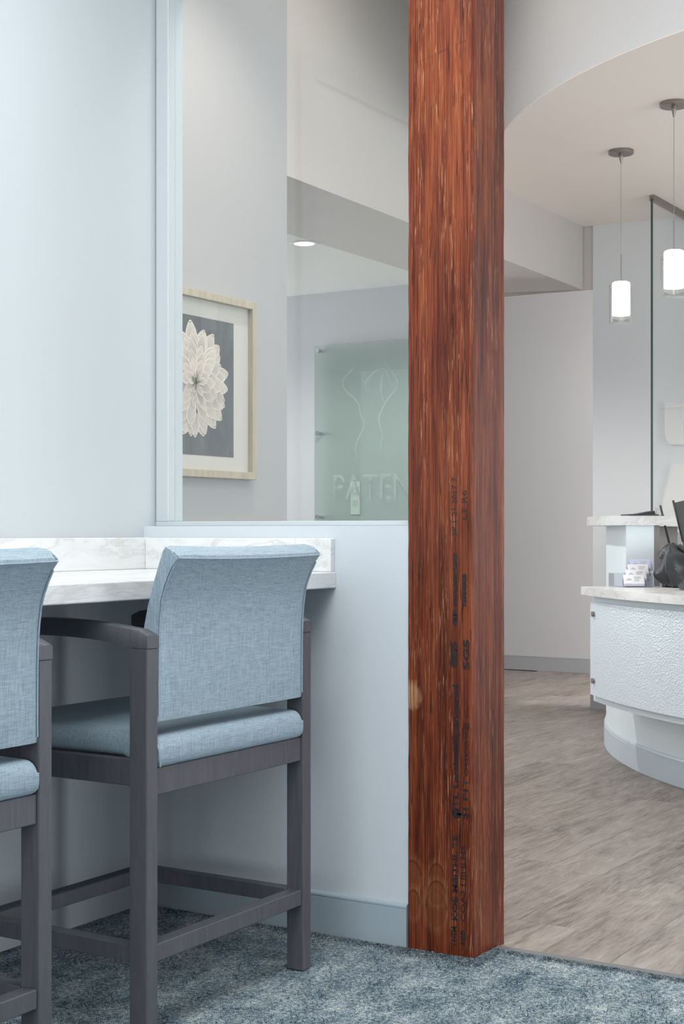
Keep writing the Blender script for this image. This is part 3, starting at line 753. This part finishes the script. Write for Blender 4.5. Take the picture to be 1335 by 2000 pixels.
for z in (0.395, 0.690):
    for a_ in (218.75, 243.0):
        a = math.radians(a_); bm = bmesh.new()
        mt = Matrix.Rotation(a, 4, 'Z'); cyl(bm, (3.068, 0, z), 0.012, 0.012, 20, axis='X', mt=mt); cyl(bm, (3.051, 0, z), 0.008, 0.02, 12, axis='X', mt=mt)
        fin('panel_standoff', bm, M['nickel'], dk, True)
arc('worktop', 2.30, 3.090, 216.6, 275, 0.772, 0.808, M['marble'], bev=0.004)
arc('raised_wall', 2.743, 2.872, 177, 215.8, 0.0, 1.083, M['desk'])
arc('inner_shade_sheet', 2.715, 2.742, 177, 215.6, 0.0, 1.082, M['desk_shade'])  # added dark sheet: shade behind the raised wall put in as colour
arc('raised_top', 2.647, 2.967, 177, 216.0, 1.083, 1.126, M['marble'], bev=0.003)

# glass partition on the raised top
gp = thing('glass_partition', (-2.779, 7.72, 1.126)); tag(gp, 'frameless clear glass partition standing on the raised reception top', 'partition')
box('pane', -0.005, 0.0, 0.004, 0.005, 0.595, HD-1.126-0.02, M['glass'], gp)
box('pane_edge', -0.006, -0.003, 0.004, 0.006, 0.0005, HD-1.126-0.02, M['glassedge'], gp)
box('ceiling_channel', -0.014, 0.0, HD-1.126-0.032, 0.014, 0.595, HD-1.126, M['nickel'], gp)
box('floor_clamp', -0.016, 0.0, 0.0, 0.016, 0.045, 0.040, M['chrome'], gp, 0.002)

# sign pieces on the wall behind the desk
ws = thing('wall_lettering', (-2.909, 8.32, 1.17)); tag(ws, 'large white raised letter shapes on the wall behind the reception desk', 'sign')
def flat(name, pts, m, parent, th=0.025):
    bm = bmesh.new(); a = [bm.verts.new((x, -th, z)) for x, z in pts]; b = [bm.verts.new((x, 0, z)) for x, z in pts]; n = len(pts)
    bm.faces.new(a); bm.faces.new(b[::-1])
    for i in range(n): bm.faces.new((a[i], b[i], b[(i+1) % n], a[(i+1) % n]))
    return fin(name, bm, m, parent)
flat('upper_letter', [(0, 0.632), (0, 0.458), (0.006, 0.425), (0.018, 0.402), (0.034, 0.388), (0.105, 0.385), (0.103, 0.43), (0.100, 0.50), (0.106, 0.56), (0.125, 0.60), (0.30, 0.60), (0.30, 0.60)][:-1], M['signwhite'], ws)
flat('lower_letter', [(0.038, 0.272), (0.20, 0.272), (0.075, -0.12), (-0.050, -0.12)], M['signwhite'], ws)

# ------------------------------------------------------------------ things on the desk
# business cards in a stepped acrylic holder
hx = at(1.295, 6.60); HA = YAW + math.radians(3)
ho = thing('card_holder', (hx[0], hx[1], 0.808), HA); tag(ho, 'clear acrylic four-tier card holder on the low marble worktop', 'holder')
bm = bmesh.new(); add_box(bm, -0.062, -0.030, 0.0, 0.085, 0.115, 0.003)
add_box(bm, 0.0825, -0.005, 0.0, 0.085, 0.115, 0.060); add_box(bm, -0.085, 0.02, 0.0, -0.0825, 0.115, 0.060); add_box(bm, -0.085, 0.112, 0.0, 0.085, 0.115, 0.060)
fin('base_tray', bm, M['acrylic'], ho)
for k in range(4):
    x0, y0, z0 = -0.049+0.017*k, -0.022+0.030*k, 0.003+0.0225*k
    bm = bmesh.new(); s = 0.25; T = Matrix.Translation((x0, y0, z0)) @ Matrix.Rotation(-math.radians(18), 4, 'X')
    add_box(bm, -0.003, -0.0105, -0.0, 0.101, -0.0088, 0.010, mt=T); add_box(bm, -0.003, -0.011, 0, -0.001, 0.008, 0.030, mt=T); add_box(bm, 0.099, -0.011, 0, 0.101, 0.008, 0.030, mt=T)
    add_box(bm, -0.003, 0.0075, -0.0, 0.101, 0.0092, 0.045, mt=T)
    fin('tier', bm, M['acrylic'], ho)
names4 = ['front stack of white business cards in the acrylic holder', 'second stack of white business cards from the front of the holder', 'third stack of white business cards from the front of the holder', 'rear stack of lilac-tinted cards in the acrylic holder']
for k in range(4):
    x0, y0, z0 = -0.049+0.017*k, -0.022+0.030*k, 0.0035+0.0225*k
    T = Matrix.Translation((hx[0], hx[1], 0.808)) @ Matrix.Rotation(HA, 4, 'Z') @ Matrix.Translation((x0, y0, z0)) @ Matrix.Rotation(-math.radians(18), 4, 'X')
    cs = bpy.data.objects.new('business_cards', None); C.objects.link(cs); cs.matrix_world = T; cs.empty_display_size = 0.02
    tag(cs, names4[k], 'cards', 'business card stacks')
    box('stack', 0.002, -0.007, 0.0, 0.092, 0.006, 0.052, M['lilac' if k == 3 else 'paperwhite'], cs)
    bm = bmesh.new()
    for z in (0.040, 0.034, 0.028, 0.022): add_box(bm, 0.047, -0.0074, z, 0.047+0.022+0.008*(z > 0.03), -0.0071, z+0.003)
    add_box(bm, 0.012, -0.0074, 0.026, 0.036, -0.0071, 0.031); add_box(bm, 0.018, -0.0074, 0.032, 0.030, -0.0071, 0.036); add_box(bm, 0.010, -0.0074, 0.008, 0.034, -0.0071, 0.010)
    fin('card_print', bm, M['grey_ink'], cs)
# black crumpled bag
M['bagblack'] = mat('black_soft_leather', srgb(52, 54, 58), 0.42)
bx0 = at(1.500, 6.56, 0.808)
bg = thing('bag', bx0, YAW); tag(bg, 'crumpled black bag standing on the low worktop beside the card holder', 'bag')
bm = bmesh.new(); bmesh.ops.create_grid(bm, x_segments=1, y_segments=1, size=0.001); bm.clear()
bmesh.ops.create_cube(bm, size=1.0); bmesh.ops.subdivide_edges(bm, edges=bm.edges[:], cuts=13, use_grid_fill=True)
for v in bm.verts:
    p = v.co.copy(); q = p.normalized()*0.62; s = 0.42; p = p*(1-s) + q*s
    x, y, z = p.x*0.31, p.y*0.15, (p.z+0.46)*0.200
    z = max(z, 0.0)
    lob = 0.012*math.cos(x*58+0.6)*max(0, p.z*2); 
    cr = mnoise.noise(Vector((x*16, y*16, z*16)))*0.034 + abs(mnoise.noise(Vector((x*34+4, y*34, z*30))))*-0.026 + math.sin((x*0.9+z)*60)*0.0035
    d = Vector((p.x, p.y*1.4, p.z*0.6)).normalized()
    v.co = Vector((x+0.065, y, z+lob)) + d*cr
    if v.co.z < 0: v.co.z = 0
fin('bag_body', bm, M['bagblack'], bg, True, 42)
bm = bmesh.new(); tube(bm, [(-0.03, -0.075, 0.185), (0.0, -0.095, 0.16), (0.03, -0.10, 0.12), (0.06, -0.098, 0.085), (0.10, -0.096, 0.07), (0.16, -0.09, 0.09)], 0.010, 10); fin('strap', bm, M['bagblack'], bg, True)
bm = bmesh.new(); cyl(bm, (0.040, -0.075, 0.186), 0.004, 0.006, 12, axis='Y'); fin('rivet', bm, M['yellow_key'], bg, True)
# payment terminal
tx = at(1.425, 6.28, 0.808)
tm = thing('payment_terminal', tx, YAW - math.radians(12)); tag(tm, 'dark card payment terminal with red and green keys on the low worktop', 'terminal')
bm = bmesh.new()
pts = [(-0.0, 0.004), (-0.006, 0.012), (-0.002, 0.024), (0.02, 0.034), (0.17, 0.050), (0.17, 0.004)]
a = [bm.verts.new((x, -0.04, z)) for x, z in pts]; b = [bm.verts.new((x, 0.04, z)) for x, z in pts]; n = len(pts); bm.faces.new(a); bm.faces.new(b[::-1])
for i in range(n): bm.faces.new((a[i], b[i], b[(i+1) % n], a[(i+1) % n]))
bmesh.ops.bevel(bm, geom=bm.edges[:], offset=0.003, segments=2, affect='EDGES')
fin('case', bm, mat('dark_grey_terminal_plastic', srgb(72, 76, 78), 0.4), tm, True, 40)
for (y, mm) in ((-0.034, 'red_key'), (-0.012, 'yellow_key'), (0.010, 'green_key')):
    T = Matrix.Translation((0.018, y, 0.035)) @ Matrix.Rotation(-math.radians(6), 4, 'Y'); bm = bmesh.new(); add_box(bm, 0, 0, 0, 0.012, 0.018, 0.003, mt=T); fin('key', bm, M[mm], tm)
for x in (0.02, 0.14): box('foot', x, -0.035, 0, x+0.01, 0.035, 0.005, M['black'], tm)
box('display', 0.09, -0.03, 0.0435, 0.15, 0.03, 0.0490, M['screen'], tm)
# tilted dark tablet on the raised top
kx = at(1.335, 7.02, 1.126)
tb = thing('tablet_stand', kx, YAW); tag(tb, 'black tablet lying tilted on the raised marble top', 'tablet')
T = Matrix.Translation((-0.012, 0, 0.004)) @ Matrix.Rotation(-math.radians(12), 4, 'Y')
bm = bmesh.new(); add_box(bm, 0, -0.1, 0, 0.142, 0.1, 0.010, 0.003, 2, mt=T); fin('tablet', bm, M['black'], tb, True)
bm = bmesh.new()
a = [bm.verts.new(p) for p in ((0.02, -0.08, 0), (0.128, -0.08, 0), (0.126, -0.08, 0.026), (0.02, -0.08, 0.006))]; b = [bm.verts.new((v.co.x, 0.08, v.co.z)) for v in a]
bm.faces.new(a); bm.faces.new(b[::-1])
for i in range(4): bm.faces.new((a[i], b[i], b[(i+1) % 4], a[(i+1) % 4]))
fin('wedge_base', bm, M['black'], tb)
bm = bmesh.new(); cyl(bm, (0.134, -0.09, 0.036), 0.006, 0.016, 12, axis='X'); add_box(bm, 0.128, -0.098, 0.0, 0.146, -0.08, 0.016); fin('hinge', bm, M['silver'], tb)
box('cable_block', 0.146, -0.095, 0.0, 0.168, -0.07, 0.005, M['black'], tb)
# monitor beyond the raised top
mx_ = at(1.643, 7.25, 0.772)
mo = thing('monitor', mx_, YAW); tag(mo, 'silver-backed computer monitor leaning behind the raised reception top', 'monitor')
T = Matrix.Translation((0.0, 0, 0.228)) @ Matrix.Rotation(-math.radians(13.5), 4, 'Y')
bm = bmesh.new(); add_box(bm, -0.040, 0.0, 0.0, 0.022, 0.028, 0.205, 0.001, 1, mt=T); fin('housing', bm, M['silver'], mo)
bm = bmesh.new(); add_box(bm, -0.045, -0.001, 0.002, -0.040, 0.028, 0.198, mt=T); fin('bezel', bm, M['black'], mo)
bm = bmesh.new(); add_box(bm, 0.022, -0.001, -0.002, 0.027, 0.028, 0.207, mt=T); fin('bezel', bm, M['black'], mo)
bm = bmesh.new(); add_box(bm, 0.027, 0.004, 0.0, 0.36, 0.026, 0.194, mt=T); fin('screen', bm, M['screen'], mo)
bm = bmesh.new(); add_box(bm, 0.0, 0.03, 0.0, 0.20, 0.20, 0.02); add_box(bm, 0.04, 0.034, 0.02, 0.14, 0.09, 0.235); fin('stand', bm, M['pink'], mo)
